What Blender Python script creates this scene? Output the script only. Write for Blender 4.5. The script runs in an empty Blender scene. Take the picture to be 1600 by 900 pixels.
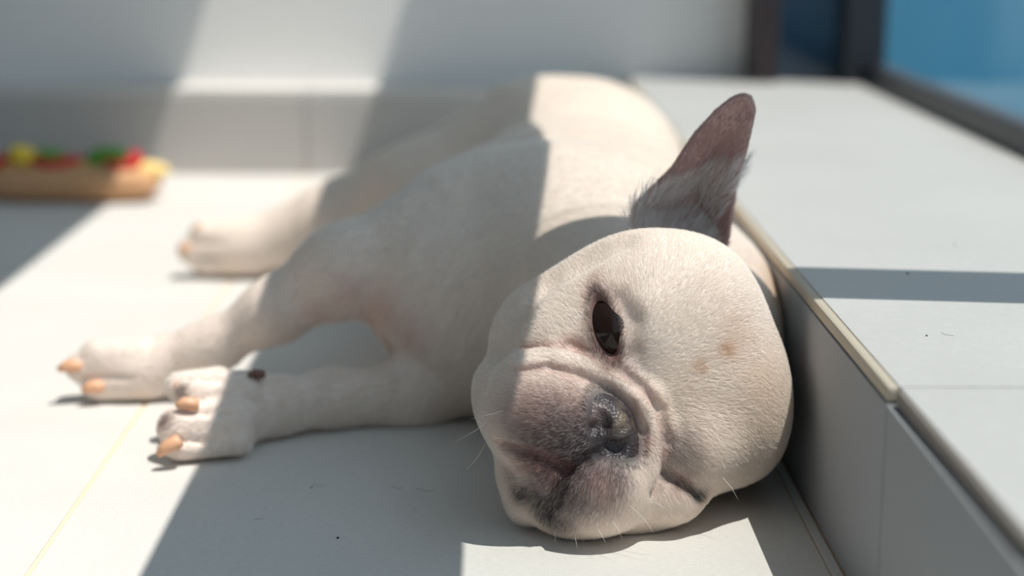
import bpy, bmesh, math, random
import numpy as np
from mathutils import Matrix, Vector

random.seed(4)
rng = np.random.default_rng(7)
scene = bpy.context.scene
COL = scene.collection

# ------------------------------------------------------------------ camera
CAM_H, PITCH, YAW, ROLL, LENS = .36, .2167, .0163, .0053, 60.05
cam_data = bpy.data.cameras.new('camera')
cam_data.sensor_width = 36.0
cam_data.lens = LENS
cam_data.clip_start = .01
cam = bpy.data.objects.new('camera', cam_data)
COL.objects.link(cam)
cam.matrix_world = (Matrix.Translation((0, 0, CAM_H)) @ Matrix.Rotation(-YAW, 4, 'Z')
                    @ Matrix.Rotation(math.pi/2 - PITCH, 4, 'X') @ Matrix.Rotation(ROLL, 4, 'Z'))
cam_data.dof.use_dof = True
cam_data.dof.focus_distance = .99
cam_data.dof.aperture_fstop = 3.2
scene.camera = cam

# ------------------------------------------------------------------ light
world = bpy.data.worlds.new('world')
scene.world = world
world.use_nodes = True
bg = world.node_tree.nodes['Background']
bg.inputs['Color'].default_value = (.67, .84, 1.0, 1)
bg.inputs['Strength'].default_value = .8
sun_data = bpy.data.lights.new('sun', 'SUN')
sun_data.energy = 4.1
sun_data.color = (1.0, .955, .89)
sun_data.angle = math.radians(.14)
sun = bpy.data.objects.new('sun', sun_data)
COL.objects.link(sun)
SUN = Vector((.32, -.16, 1.0))
sun.rotation_euler = SUN.to_track_quat('Z', 'Y').to_euler()
sun.location = (2, -.5, 6)
scene.cycles.diffuse_bounces = 8
scene.cycles.max_bounces = 16
scene.view_settings.view_transform = 'Standard'
scene.view_settings.look = 'None'
scene.view_settings.exposure = 0.2
scene.view_settings.gamma = 1.0
scene.view_settings.use_curve_mapping = False

# ------------------------------------------------------------------ helpers
def new_mat(name, color, rough=.6, spec=.4, metal=0.0):
    m = bpy.data.materials.new(name)
    m.use_nodes = True
    b = m.node_tree.nodes['Principled BSDF']
    b.inputs['Base Color'].default_value = (*color, 1)
    b.inputs['Roughness'].default_value = rough
    b.inputs['Specular IOR Level'].default_value = spec
    b.inputs['Metallic'].default_value = metal
    return m

def tile_mat(name, base, var=.06, scale=1.0, bump=.05):
    m = new_mat(name, base, .62, .35)
    nt = m.node_tree; N = nt.nodes; L = nt.links
    b = N['Principled BSDF']
    tc = N.new('ShaderNodeTexCoord')
    mp = N.new('ShaderNodeMapping'); mp.inputs['Scale'].default_value = (45*scale, 160*scale, 90*scale)
    L.new(tc.outputs['Object'], mp.inputs['Vector'])
    n1 = N.new('ShaderNodeTexNoise'); n1.inputs['Scale'].default_value = 5.0; n1.inputs['Detail'].default_value = 5
    L.new(mp.outputs[0], n1.inputs['Vector'])
    n2 = N.new('ShaderNodeTexNoise'); n2.inputs['Scale'].default_value = 7.0; n2.inputs['Detail'].default_value = 4
    L.new(tc.outputs['Object'], n2.inputs['Vector'])
    ad = N.new('ShaderNodeMath'); ad.operation = 'MULTIPLY_ADD'
    L.new(n2.outputs['Fac'], ad.inputs[0]); ad.inputs[1].default_value = .5
    L.new(n1.outputs['Fac'], ad.inputs[2])
    r = N.new('ShaderNodeMapRange')
    r.inputs[1].default_value = .45; r.inputs[2].default_value = 1.05
    r.inputs[3].default_value = 1 - var; r.inputs[4].default_value = 1 + var
    L.new(ad.outputs[0], r.inputs[0])
    mx = N.new('ShaderNodeVectorMath'); mx.operation = 'SCALE'
    mx.inputs[0].default_value = base
    L.new(r.outputs[0], mx.inputs['Scale'])
    L.new(mx.outputs[0], b.inputs['Base Color'])
    bp = N.new('ShaderNodeBump'); bp.inputs['Strength'].default_value = bump; bp.inputs['Distance'].default_value = .001
    L.new(n1.outputs['Fac'], bp.inputs['Height'])
    L.new(bp.outputs[0], b.inputs['Normal'])
    return m

def link(name, me, mat=None, parent=None):
    o = bpy.data.objects.new(name, me)
    if mat is not None:
        me.materials.append(mat)
    COL.objects.link(o)
    if parent is not None:
        o.parent = parent
    return o

def tag(o, label=None, cat=None, group=None, kind=None):
    if label: o['label'] = label
    if cat: o['category'] = cat
    if group: o['group'] = group
    if kind: o['kind'] = kind
    return o

def empty(name, loc, label, cat):
    o = bpy.data.objects.new(name, None)
    o.empty_display_size = .03
    COL.objects.link(o)
    o.location = loc
    tag(o, label, cat)
    return o

def box_bm(bm, lo, hi, bev=0.0):
    r = bmesh.ops.create_cube(bm, size=1.0)
    vs = r['verts']
    for v in vs:
        v.co = Vector([(lo[i] + hi[i])/2 + v.co[i]*(hi[i] - lo[i]) for i in range(3)])
    if bev > 0:
        es = list({e for v in vs for e in v.link_edges})
        bmesh.ops.bevel(bm, geom=es, offset=bev, segments=2, affect='EDGES', profile=.6)

def box(name, lo, hi, mat, parent=None, bev=0.0, kind=None):
    bm = bmesh.new(); box_bm(bm, lo, hi, bev)
    me = bpy.data.meshes.new(name); bm.to_mesh(me); bm.free()
    o = link(name, me, mat, parent)
    if kind: o['kind'] = kind
    return o

def tube(name, pts, radii, mat, parent=None, seg=8):
    bm = bmesh.new()
    rings = []
    pts = [Vector(p) for p in pts]
    for i, p in enumerate(pts):
        t = (pts[min(i+1, len(pts)-1)] - pts[max(i-1, 0)]).normalized()
        a = t.orthogonal().normalized() if i == 0 else (prev - t*prev.dot(t)).normalized()
        prev = a
        b = t.cross(a)
        rings.append([bm.verts.new(p + (a*math.cos(k*2*math.pi/seg) + b*math.sin(k*2*math.pi/seg))*radii[i]) for k in range(seg)])
    for i in range(len(rings)-1):
        for k in range(seg):
            bm.faces.new((rings[i][k], rings[i][(k+1) % seg], rings[i+1][(k+1) % seg], rings[i+1][k]))
    bm.faces.new(rings[0][::-1]); bm.faces.new(rings[-1])
    bmesh.ops.recalc_face_normals(bm, faces=bm.faces[:])
    for f in bm.faces: f.smooth = True
    me = bpy.data.meshes.new(name); bm.to_mesh(me); bm.free()
    return link(name, me, mat, parent)

# ------------------------------------------------------------------ setting
STEP = .130; RX = .2008; FAR = 2.372; LEDGE = .118; WALLY = 2.46; GX = .53
M_floor = tile_mat('floor_tile', (.64, .62, .585), .10)
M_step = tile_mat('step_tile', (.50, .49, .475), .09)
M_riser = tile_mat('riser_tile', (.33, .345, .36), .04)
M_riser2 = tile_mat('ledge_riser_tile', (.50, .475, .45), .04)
M_grout = new_mat('grout', (.80, .62, .44), .9, .1)
M_grout2 = new_mat('dark_grout', (.42, .38, .33), .9, .1)
M_trim = new_mat('edge_trim', (.50, .44, .35), .55, .4)
M_trim2 = new_mat('shaded_edge_trim', (.24, .215, .19), .6, .3)  # same trim, darkened to paint in the shade on its near stretch
M_wall = tile_mat('wall_plaster', (.84, .825, .80), .02, .3)
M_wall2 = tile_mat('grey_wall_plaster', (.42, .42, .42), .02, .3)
M_frame = new_mat('dark_metal_frame', (.016, .020, .028), .45, .5)
M_jamb = new_mat('brown_black_jamb', (.035, .024, .026), .5, .4)

floor = box('floor', (-1.6, -2.05, -.06), (RX+.01, FAR+.02, -.0014), M_grout, kind='structure')
GAP = .0016
JX = [.1935 - .447*k for k in range(4)]     # joints running away from the camera
JY = [.817 - .9*2 + .9*k for k in range(5)]
xs = [RX] + JX + [-1.6]
ys = [-2.05] + [y for y in JY if y > -2.05] + [FAR]
for i in range(len(xs)-1):
    for j in range(len(ys)-1):
        x1, x0 = xs[i], xs[i+1]
        y0, y1 = ys[j], ys[j+1]
        if x1 - x0 < .002 or y1 - y0 < .01: continue
        box('floor_tile', (x0 + (GAP if x1 - x0 > .05 else .0004), y0 + .0006, -.02), (x1 - (GAP if i == 2 else .0006), y1 - .0006, 0.0), M_floor, floor, .0008)

step = box('step', (RX + .008, -2.05, -.05), (.60, 3.0, STEP - .008), M_grout2, kind='structure')
syj = [-2.05, -.983, -.083, .817, 1.717, 2.62]
for j in range(len(syj)-1):
    y0, y1 = syj[j], syj[j+1]
    y1c = min(y1, 2.75)
    for x0, x1 in ((RX + .006, .60),):
        box('step_tile', (x0 + (GAP*.6 if x0 > .3 else 0), y0 + GAP*.5, STEP - .02), (x1 - GAP*.5, y1c - GAP*.5, STEP), M_step, step, .0006)
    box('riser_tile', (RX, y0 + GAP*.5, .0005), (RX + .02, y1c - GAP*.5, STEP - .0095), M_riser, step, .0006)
for y0, y1, dx in ((-2.05, .604, .0035), (.606, .814, .003), (.8185, 1.717, 0), (1.7185, 2.4, 0)):
    box('edge_strip', (RX + .0005 + dx, y0, STEP - .0088), (RX + .012, y1, STEP - .0008), M_trim if y1 > .815 else M_trim2, step, .002)

ledge = box('ledge', (-1.6, FAR + .008, -.05), (RX + .02, WALLY + .05, LEDGE - .006), M_grout2, kind='structure')
lx = [-1.6, -1.143, -.696, -.249, RX + .006]
for i in range(len(lx)-1):
    box('ledge_tile', (lx[i] + GAP*.5, FAR + .002, LEDGE - .012), (lx[i+1] - GAP*.5, WALLY + .02, LEDGE), M_floor, ledge, .0006)
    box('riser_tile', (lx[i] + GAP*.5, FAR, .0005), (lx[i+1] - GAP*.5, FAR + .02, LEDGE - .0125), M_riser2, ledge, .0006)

wall_back = box('wall_back', (-1.6, WALLY, .05), (.372, WALLY + .2, 3.19), M_wall, kind='structure')
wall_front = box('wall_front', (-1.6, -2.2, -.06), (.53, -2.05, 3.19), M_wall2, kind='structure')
ceiling = box('ceiling', (-1.75, -2.2, 3.19), (.53, WALLY + .2, 3.3), M_wall, kind='structure')
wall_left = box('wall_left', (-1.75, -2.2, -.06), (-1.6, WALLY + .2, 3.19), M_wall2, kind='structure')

# right side: glazed door, its header, the wall above, plus an added panel and bar that cast shade
M_glass_dark = new_mat('dark_blue_glass', (.004, .035, .075), .12, .6)
box('window_1', (.405, 2.40, STEP), (.50, 2.412, 1.65), M_glass_dark, kind='structure')
box('door_jamb', (.372, 2.37, STEP), (.406, WALLY + .06, 1.65), M_jamb, kind='structure')
sl = box('window_2', (.524, -2.05, STEP), (.552, 2.40, STEP + .028), M_frame, kind='structure', bev=.002)
box('corner_post', (.496, 2.36, STEP), (.552, 2.42, 1.65), M_frame, sl, .002)
M_glass = bpy.data.materials.new('clear_glass'); M_glass.use_nodes = True
nt = M_glass.node_tree; nt.nodes.clear()
go = nt.nodes.new('ShaderNodeOutputMaterial'); gm = nt.nodes.new('ShaderNodeMixShader')
gt = nt.nodes.new('ShaderNodeBsdfTransparent'); gt.inputs[0].default_value = (.97, .985, .985, 1)
gg = nt.nodes.new('ShaderNodeBsdfGlossy'); gg.inputs['Roughness'].default_value = .02
lw = nt.nodes.new('ShaderNodeLayerWeight'); lw.inputs[0].default_value = .5
gp = nt.nodes.new('ShaderNodeMath'); gp.operation = 'POWER'; gp.inputs[1].default_value = 5.0
nt.links.new(lw.outputs['Facing'], gp.inputs[0])
gf = nt.nodes.new('ShaderNodeMath'); gf.operation = 'MULTIPLY_ADD'; gf.inputs[1].default_value = .45; gf.inputs[2].default_value = .02
nt.links.new(gp.outputs[0], gf.inputs[0])
nt.links.new(gf.outputs[0], gm.inputs[0]); nt.links.new(gt.outputs[0], gm.inputs[1]); nt.links.new(gg.outputs[0], gm.inputs[2])
nt.links.new(gm.outputs[0], go.inputs[0])
box('glass_pane', (.535, -2.05, STEP + .02), (.541, 2.37, 1.755), M_glass, sl)
box('sun_block_panel', (.53, 2.12, 1.22), (.55, 2.7, 1.76), M_frame, sl)  # unseen panel, added to keep sun off the right of wall_back
header = box('header_beam', (.53, -2.2, 1.756), (.55, 3.4, 2.253), M_wall, kind='structure')
wall_right = box('wall_right', (.53, -2.2, 3.19), (.55, 3.4, 4.4), M_wall, kind='structure')
bar = box('shadow_bar', (0, -.043, -.03), (1.3, .043, .03), M_frame, kind='structure')  # unseen bar, added to cast the dark band across the step
bar.location = (.58, .795, 1.98); bar.rotation_euler = (0, 0, -.12)
box('shadow_bar_post', (1.2, -.043, -1.95), (1.286, .043, -.03), M_frame, bar)  # invented support for the added bar, also out of view
# terrace edge and pool outside
M_pool = new_mat('pool_blue', (.002, .085, .15), .5, .05)
box('pool_edge', (.60, -1.0, -.3), (.62, 9, STEP - .015), M_step, kind='structure')
box('pool', (.62, -1.0, -.3), (6.0, 12, .06), M_pool, kind='structure')

# ---- body mesh as a smooth union of rounded forms
PRIMS = [
    ('E', [0.062, 1.37, 0.092], [0.128, 0.21, 0.093], None, 0.03, 1),
    ('E', [0.085, 1.55, 0.088], [0.11, 0.2, 0.088], None, 0.04, 1),
    ('E', [0.095, 1.7, 0.098], [0.103, 0.135, 0.1], None, 0.04, 1),
    ('C', [0.092, 1.11, 0.084], [0.06, 1.27, 0.094], 0.075, 0.091, 0.035, 1),
    ('E', [0.152, 1.21, 0.078], [0.06, 0.17, 0.064], None, 0.03, 1),
    ('E', [0.012, 1.215, 0.07], [0.075, 0.062, 0.068], None, 0.025, 1),
    ('E', [-0.028, 1.235, 0.085], [0.06, 0.06, 0.058], None, 0.02, 1),
    ('E', [0.0, 1.3, 0.115], [0.072, 0.085, 0.06], None, 0.025, 1),
    ('C', [-0.03, 1.27, 0.115], [-0.10507, 1.235, 0.09993], 0.05, 0.03, 0.02, 1),
    ('C', [-0.10507, 1.235, 0.09993], [-0.15526, 1.235, 0.07075], 0.03, 0.0205, 0.02, 1),
    ('C', [-0.15526, 1.235, 0.07075], [-0.20513, 1.245, 0.03974], 0.0205, 0.0165, 0.02, 1),
    ('C', [-0.20513, 1.245, 0.03974], [-0.23473, 1.248, 0.03048], 0.0165, 0.019, 0.02, 1),
    ('E', [-0.26187, 1.25, 0.02243], [0.034, 0.026, 0.022], None, 0.012, 1),
    ('C', [-0.25316, 1.243, 0.02582], [-0.30078, 1.238, 0.02612], 0.0125, 0.01163, 0.007, 1),
    ('C', [-0.24887, 1.243, 0.01338], [-0.28857, 1.238, 0.01225], 0.013, 0.01209, 0.007, 1),
    ('C', [-0.25992, 1.243, 0.03573], [-0.2898, 1.238, 0.037], 0.011, 0.01023, 0.007, 1),
    ('C', [0.0, 1.215, 0.04], [-0.05445, 1.195, 0.0149], 0.036, 0.024, 0.018, 1),
    ('C', [-0.05445, 1.195, 0.0149], [-0.1083, 1.175, 0.01968], 0.024, 0.0175, 0.018, 1),
    ('C', [-0.1083, 1.175, 0.01968], [-0.14691, 1.155, 0.01985], 0.0175, 0.0175, 0.018, 1),
    ('C', [-0.14691, 1.155, 0.01985], [-0.16525, 1.142, 0.02181], 0.0175, 0.021, 0.018, 1),
    ('E', [-0.18084, 1.128, 0.0223], [0.03, 0.022, 0.026], None, 0.012, 1),
    ('C', [-0.16723, 1.128, 0.0387], [-0.19695, 1.118, 0.03972], 0.0145, 0.01334, 0.004, 1),
    ('C', [-0.16912, 1.108, 0.02515], [-0.20489, 1.098, 0.02235], 0.0145, 0.01334, 0.004, 1),
    ('C', [-0.16646, 1.102, 0.01352], [-0.20336, 1.092, 0.0122], 0.0115, 0.01058, 0.004, 1),
    ('C', [-0.18508, 1.145, 0.03937], [-0.20854, 1.135, 0.03987], 0.0115, 0.01058, 0.004, 1),
    ('E', [-0.15819, 1.137, 0.04529], [0.007, 0.007, 0.006], None, 0.006, 1),
    ('C', [0.04, 1.7, 0.125], [-0.07, 1.67, 0.085], 0.068, 0.046, 0.03, 1),
    ('C', [-0.07, 1.67, 0.085], [-0.15172, 1.68, 0.05382], 0.046, 0.036, 0.03, 1),
    ('C', [-0.15172, 1.68, 0.05382], [-0.20426, 1.69, 0.03685], 0.036, 0.024, 0.03, 1),
    ('C', [-0.20426, 1.69, 0.03685], [-0.2301, 1.69, 0.03024], 0.024, 0.024, 0.03, 1),
    ('E', [-0.24936, 1.69, 0.0302], [0.04, 0.03, 0.026], None, 0.012, 1),
    ('C', [-0.22909, 1.685, 0.04361], [-0.28064, 1.68, 0.04443], 0.0145, 0.01349, 0.01, 1),
    ('C', [-0.23271, 1.685, 0.02794], [-0.29269, 1.68, 0.02749], 0.0155, 0.01442, 0.01, 1),
    ('C', [-0.22986, 1.685, 0.01485], [-0.27907, 1.68, 0.01511], 0.0135, 0.01256, 0.01, 1),
    ('C', [0.03, 1.62, 0.05], [-0.03, 1.58, 0.04], 0.05, 0.036, 0.02, 1),
    ('C', [-0.03, 1.58, 0.04], [-0.06, 1.64, 0.03], 0.036, 0.024, 0.02, 1),
    ('C', [-0.06, 1.64, 0.03], [-0.1, 1.62, 0.022], 0.024, 0.02, 0.02, 1),
    ('C', [0.11, 1.8, 0.09], [0.12, 1.85, 0.075], 0.022, 0.012, 0.015, 1),
    ('E', [0.10233, 1.01034, 0.08231], [0.07631, 0.07921, 0.05989], [[0.89855, 0.04244, 0.43682], [0.43565, -0.20668, -0.87606], [-0.0531, -0.97749, 0.2042]], 0.015, 1),
    ('E', [0.13799, 1.01372, 0.0794], [0.04444, 0.06762, 0.04637], [[0.89855, 0.04244, 0.43682], [0.43565, -0.20668, -0.87606], [-0.0531, -0.97749, 0.2042]], 0.02, 1),
    ('E', [0.11123, 1.01401, 0.12115], [0.0541, 0.0483, 0.0483], [[0.89855, 0.04244, 0.43682], [0.43565, -0.20668, -0.87606], [-0.0531, -0.97749, 0.2042]], 0.02, 1),
    ('E', [0.13466, 1.04778, 0.08073], [0.0483, 0.0483, 0.0483], [[0.89855, 0.04244, 0.43682], [0.43565, -0.20668, -0.87606], [-0.0531, -0.97749, 0.2042]], 0.02, 1),
    ('E', [0.10822, 1.03995, 0.03636], [0.0483, 0.0483, 0.0483], [[0.89855, 0.04244, 0.43682], [0.43565, -0.20668, -0.87606], [-0.0531, -0.97749, 0.2042]], 0.02, 1),
    ('E', [0.04653, 1.01004, 0.10425], [0.04444, 0.04057, 0.0483], [[0.89855, 0.04244, 0.43682], [0.43565, -0.20668, -0.87606], [-0.0531, -0.97749, 0.2042]], 0.02, 1),
    ('E', [0.08609, 0.99128, 0.0247], [0.04444, 0.04057, 0.0483], [[0.89855, 0.04244, 0.43682], [0.43565, -0.20668, -0.87606], [-0.0531, -0.97749, 0.2042]], 0.02, 1),
    ('E', [0.09243, 0.98675, 0.11824], [0.02125, 0.02512, 0.02512], [[0.89855, 0.04244, 0.43682], [0.43565, -0.20668, -0.87606], [-0.0531, -0.97749, 0.2042]], 0.018, 1),
    ('E', [0.1261, 0.97078, 0.05054], [0.02125, 0.02512, 0.02512], [[0.89855, 0.04244, 0.43682], [0.43565, -0.20668, -0.87606], [-0.0531, -0.97749, 0.2042]], 0.018, 1),
    ('E', [0.05151, 0.96763, 0.05387], [0.04444, 0.0541, 0.03864], [[0.89855, 0.04244, 0.43682], [0.43565, -0.20668, -0.87606], [-0.0531, -0.97749, 0.2042]], 0.008, 1),
    ('E', [0.03167, 0.95763, 0.07653], [0.03284, 0.03284, 0.03188], [[0.89855, 0.04244, 0.43682], [0.43565, -0.20668, -0.87606], [-0.0531, -0.97749, 0.2042]], 0.012, 1),
    ('E', [0.01858, 0.97831, 0.07753], [0.02512, 0.03091, 0.02898], [[0.89855, 0.04244, 0.43682], [0.43565, -0.20668, -0.87606], [-0.0531, -0.97749, 0.2042]], 0.012, 1),
    ('E', [0.06766, 0.94847, 0.03261], [0.03284, 0.02898, 0.02995], [[0.89855, 0.04244, 0.43682], [0.43565, -0.20668, -0.87606], [-0.0531, -0.97749, 0.2042]], 0.01, 1),
    ('E', [0.0528, 0.95459, 0.0202], [0.02318, 0.01932, 0.02125], [[0.89855, 0.04244, 0.43682], [0.43565, -0.20668, -0.87606], [-0.0531, -0.97749, 0.2042]], 0.008, 1),
    ('E', [0.0843, 1.00767, 0.1311], [0.03091, 0.02898, 0.03284], [[0.89855, 0.04244, 0.43682], [0.43565, -0.20668, -0.87606], [-0.0531, -0.97749, 0.2042]], 0.03, 1),
    ('E', [0.11224, 0.96371, 0.02254], [0.01932, 0.01739, 0.02125], [[0.89855, 0.04244, 0.43682], [0.43565, -0.20668, -0.87606], [-0.0531, -0.97749, 0.2042]], 0.01, 1),
    ('E', [0.03985, 0.96131, 0.0206], [0.01739, 0.01739, 0.01932], [[0.89855, 0.04244, 0.43682], [0.43565, -0.20668, -0.87606], [-0.0531, -0.97749, 0.2042]], 0.006, 1),
    ('E', [0.02862, 0.97029, 0.03229], [0.02125, 0.02318, 0.02125], [[0.89855, 0.04244, 0.43682], [0.43565, -0.20668, -0.87606], [-0.0531, -0.97749, 0.2042]], 0.008, 1),
    ('E', [0.02484, 0.96704, 0.01577], [0.01256, 0.01352, 0.01352], [[0.89855, 0.04244, 0.43682], [0.43565, -0.20668, -0.87606], [-0.0531, -0.97749, 0.2042]], 0.006, 1),
    ('C', [0.02357, 0.95397, 0.10369], [0.04022, 0.95709, 0.10504], 0.008, 0.009, 0.007, 1),
    ('C', [0.04022, 0.95709, 0.10504], [0.05857, 0.96131, 0.1001], 0.009, 0.0105, 0.007, 1),
    ('C', [0.05857, 0.96131, 0.1001], [0.07884, 0.96079, 0.09241], 0.0105, 0.0115, 0.007, 1),
    ('C', [0.07884, 0.96079, 0.09241], [0.09201, 0.95721, 0.08192], 0.0115, 0.012, 0.007, 1),
    ('C', [0.09201, 0.95721, 0.08192], [0.09897, 0.9555, 0.06484], 0.012, 0.012, 0.007, 1),
    ('C', [0.09897, 0.9555, 0.06484], [0.09393, 0.94429, 0.04493], 0.012, 0.01, 0.007, 1),
    ('E', [0.0711, 0.94241, 0.06783], [0.015, 0.0215, 0.013], [[0.89855, 0.04244, 0.43682], [0.43565, -0.20668, -0.87606], [-0.0531, -0.97749, 0.2042]], 0.005, 1),
    ('C', [-0.17352, 1.09602, 0.03387], [-0.18591, 1.09378, 0.0336], 0.0018, 0.0018, 0.004, -1),
    ('C', [-0.18591, 1.09378, 0.0336], [-0.1993, 1.09298, 0.03417], 0.0018, 0.0018, 0.004, -1),
    ('C', [-0.17515, 1.08875, 0.01593], [-0.18944, 1.08563, 0.01641], 0.0018, 0.0018, 0.004, -1),
    ('C', [-0.18944, 1.08563, 0.01641], [-0.20364, 1.08325, 0.01803], 0.0018, 0.0018, 0.004, -1),
    ('C', [-0.17813, 1.1156, 0.04998], [-0.18864, 1.11428, 0.05116], 0.0018, 0.0018, 0.004, -1),
    ('C', [-0.18864, 1.11428, 0.05116], [-0.20122, 1.11377, 0.05128], 0.0018, 0.0018, 0.004, -1),
    ('C', [-0.2614, 1.22434, 0.02264], [-0.27821, 1.22612, 0.02259], 0.0018, 0.0018, 0.004, -1),
    ('C', [-0.27821, 1.22612, 0.02259], [-0.29661, 1.22767, 0.02128], 0.0018, 0.0018, 0.004, -1),
    ('C', [-0.26089, 1.66295, 0.03926], [-0.27384, 1.66501, 0.03889], 0.0018, 0.0018, 0.004, -1),
    ('C', [-0.27384, 1.66501, 0.03889], [-0.28676, 1.66706, 0.03847], 0.0018, 0.0018, 0.004, -1),
    ('C', [-0.26119, 1.66197, 0.02486], [-0.27422, 1.66436, 0.02429], 0.0018, 0.0018, 0.004, -1),
    ('C', [-0.27422, 1.66436, 0.02429], [-0.28526, 1.66587, 0.02333], 0.0018, 0.0018, 0.004, -1),
    ('C', [0.0237, 0.96598, 0.11114], [0.04088, 0.95676, 0.11567], 0.0024, 0.0024, 0.0045, -1),
    ('C', [0.04088, 0.95676, 0.11567], [0.05284, 0.95931, 0.11364], 0.0024, 0.0024, 0.0045, -1),
    ('C', [0.05284, 0.95931, 0.11364], [0.0666, 0.95549, 0.10834], 0.0024, 0.0024, 0.0045, -1),
    ('C', [0.0666, 0.95549, 0.10834], [0.07778, 0.95187, 0.10215], 0.0024, 0.0024, 0.0045, -1),
    ('C', [0.07778, 0.95187, 0.10215], [0.08942, 0.94826, 0.09329], 0.0024, 0.0024, 0.0045, -1),
    ('C', [0.08942, 0.94826, 0.09329], [0.10028, 0.94582, 0.08094], 0.0024, 0.0024, 0.0045, -1),
    ('C', [0.10028, 0.94582, 0.08094], [0.10562, 0.94315, 0.06181], 0.0024, 0.0024, 0.0045, -1),
    ('C', [0.10562, 0.94315, 0.06181], [0.10414, 0.94178, 0.04484], 0.0024, 0.0024, 0.0045, -1),
    ('C', [0.10414, 0.94178, 0.04484], [0.09732, 0.93706, 0.03381], 0.0024, 0.0024, 0.0045, -1),
    ('C', [0.01812, 0.94418, 0.10309], [0.03714, 0.94369, 0.1055], 0.0018, 0.0018, 0.004, -1),
    ('C', [0.03714, 0.94369, 0.1055], [0.05445, 0.94678, 0.10025], 0.0018, 0.0018, 0.004, -1),
    ('C', [0.05445, 0.94678, 0.10025], [0.07114, 0.94853, 0.0924], 0.0018, 0.0018, 0.004, -1),
    ('C', [0.07114, 0.94853, 0.0924], [0.08411, 0.94559, 0.08332], 0.0018, 0.0018, 0.004, -1),
    ('C', [0.08411, 0.94559, 0.08332], [0.09086, 0.94395, 0.06995], 0.0018, 0.0018, 0.004, -1),
    ('C', [0.09086, 0.94395, 0.06995], [0.09064, 0.93681, 0.055], 0.0018, 0.0018, 0.004, -1),
    ('C', [0.06529, 0.92976, 0.05981], [0.05652, 0.92809, 0.05488], 0.0026, 0.0026, 0.004, -1),
    ('C', [0.05652, 0.92809, 0.05488], [0.04876, 0.92801, 0.05014], 0.0026, 0.0026, 0.004, -1),
    ('C', [0.04876, 0.92801, 0.05014], [0.04438, 0.92795, 0.04106], 0.0026, 0.0026, 0.004, -1),
    ('C', [0.04438, 0.92795, 0.04106], [0.04147, 0.93001, 0.02984], 0.0026, 0.0026, 0.004, -1),
    ('C', [0.04147, 0.93001, 0.02984], [0.03603, 0.93735, 0.0203], 0.0026, 0.0026, 0.004, -1),
    ('C', [0.04881, 0.93307, 0.04856], [0.03484, 0.93041, 0.05675], 0.0036, 0.0036, 0.004, -1),
    ('C', [0.03484, 0.93041, 0.05675], [0.0208, 0.93332, 0.05976], 0.0036, 0.0036, 0.004, -1),
    ('C', [0.0208, 0.93332, 0.05976], [0.01043, 0.94044, 0.06119], 0.0036, 0.0036, 0.004, -1),
    ('C', [0.04388, 0.93181, 0.03546], [0.0339, 0.93515, 0.03048], 0.002, 0.002, 0.005, -1),
    ('C', [0.0339, 0.93515, 0.03048], [0.02084, 0.94637, 0.03049], 0.002, 0.002, 0.005, -1),
    ('C', [0.10281, 0.94523, 0.04229], [0.10903, 0.94546, 0.03839], 0.0017, 0.0017, 0.005, -1),
    ('C', [0.10903, 0.94546, 0.03839], [0.11502, 0.94496, 0.03543], 0.0017, 0.0017, 0.005, -1),
    ('C', [0.11502, 0.94496, 0.03543], [0.12506, 0.94765, 0.02678], 0.0017, 0.0017, 0.005, -1),
    ('C', [0.07668, 0.9631, 0.14072], [0.0839, 0.95708, 0.13054], 0.002, 0.002, 0.012, -1),
    ('C', [0.0839, 0.95708, 0.13054], [0.084, 0.95456, 0.1138], 0.002, 0.002, 0.012, -1),
    ('C', [-0.00732, 0.96422, 0.0908], [0.00462, 0.98143, 0.11086], 0.004, 0.004, 0.02, -1),
    ('C', [0.00462, 0.98143, 0.11086], [0.01403, 0.98629, 0.12878], 0.004, 0.004, 0.02, -1),
    ('C', [0.01403, 0.98629, 0.12878], [0.03396, 0.99944, 0.14755], 0.004, 0.004, 0.02, -1),
    ('C', [0.03396, 0.99944, 0.14755], [0.05673, 0.99831, 0.16105], 0.004, 0.004, 0.02, -1),
    ('C', [0.05673, 0.99831, 0.16105], [0.07822, 0.99867, 0.171], 0.004, 0.004, 0.02, -1),
    ('C', [0.06316, 0.93282, 0.07332], [0.06817, 0.93246, 0.07483], 0.0038, 0.00342, 0.003, -1),
    ('C', [0.06817, 0.93246, 0.07483], [0.06675, 0.93508, 0.07981], 0.00342, 0.00228, 0.003, -1),
    ('C', [0.0717, 0.93005, 0.06304], [0.07654, 0.9304, 0.06141], 0.0042, 0.00378, 0.003, -1),
    ('C', [0.07654, 0.9304, 0.06141], [0.07995, 0.9318, 0.06394], 0.00378, 0.00252, 0.003, -1),
    ('C', [0.06362, 0.92931, 0.06587], [0.07314, 0.92886, 0.06986], 0.0013, 0.00117, 0.003, -1),
    ('C', [0.07314, 0.92886, 0.06986], [0.08095, 0.93284, 0.07338], 0.00117, 0.00078, 0.003, -1),
    ('E', [0.06913, 0.96196, 0.12473], [0.019, 0.0046, 0.011], [[0.24455, -0.29026, -0.92517], [0.9243, -0.21856, 0.31289], [-0.29303, -0.93165, 0.21484]], 0.005, -1)]
EAR = {'o': [0.12264, 1.058, 0.17057], 'b': [-0.90006, -0.01803, 0.4354], 'a': [0.42944, -0.20642, 0.87919], 'n': [-0.07402, -0.9783, -0.19354], 'poly': [[0.02751, -0.01421], [0.03032, -0.00449], [0.02687, 0.00789], [0.02088, 0.02718], [0.01848, 0.05191], [0.01377, 0.07192], [0.00834, 0.08385], [0.00311, 0.08881], [-0.00311, 0.08879], [-0.00882, 0.08254], [-0.01373, 0.06656], [-0.01771, 0.0489], [-0.02198, 0.03304], [-0.02883, 0.01489], [-0.03437, -0.0018], [-0.00958, -0.01957], [0.01405, -0.02687]]}
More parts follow.
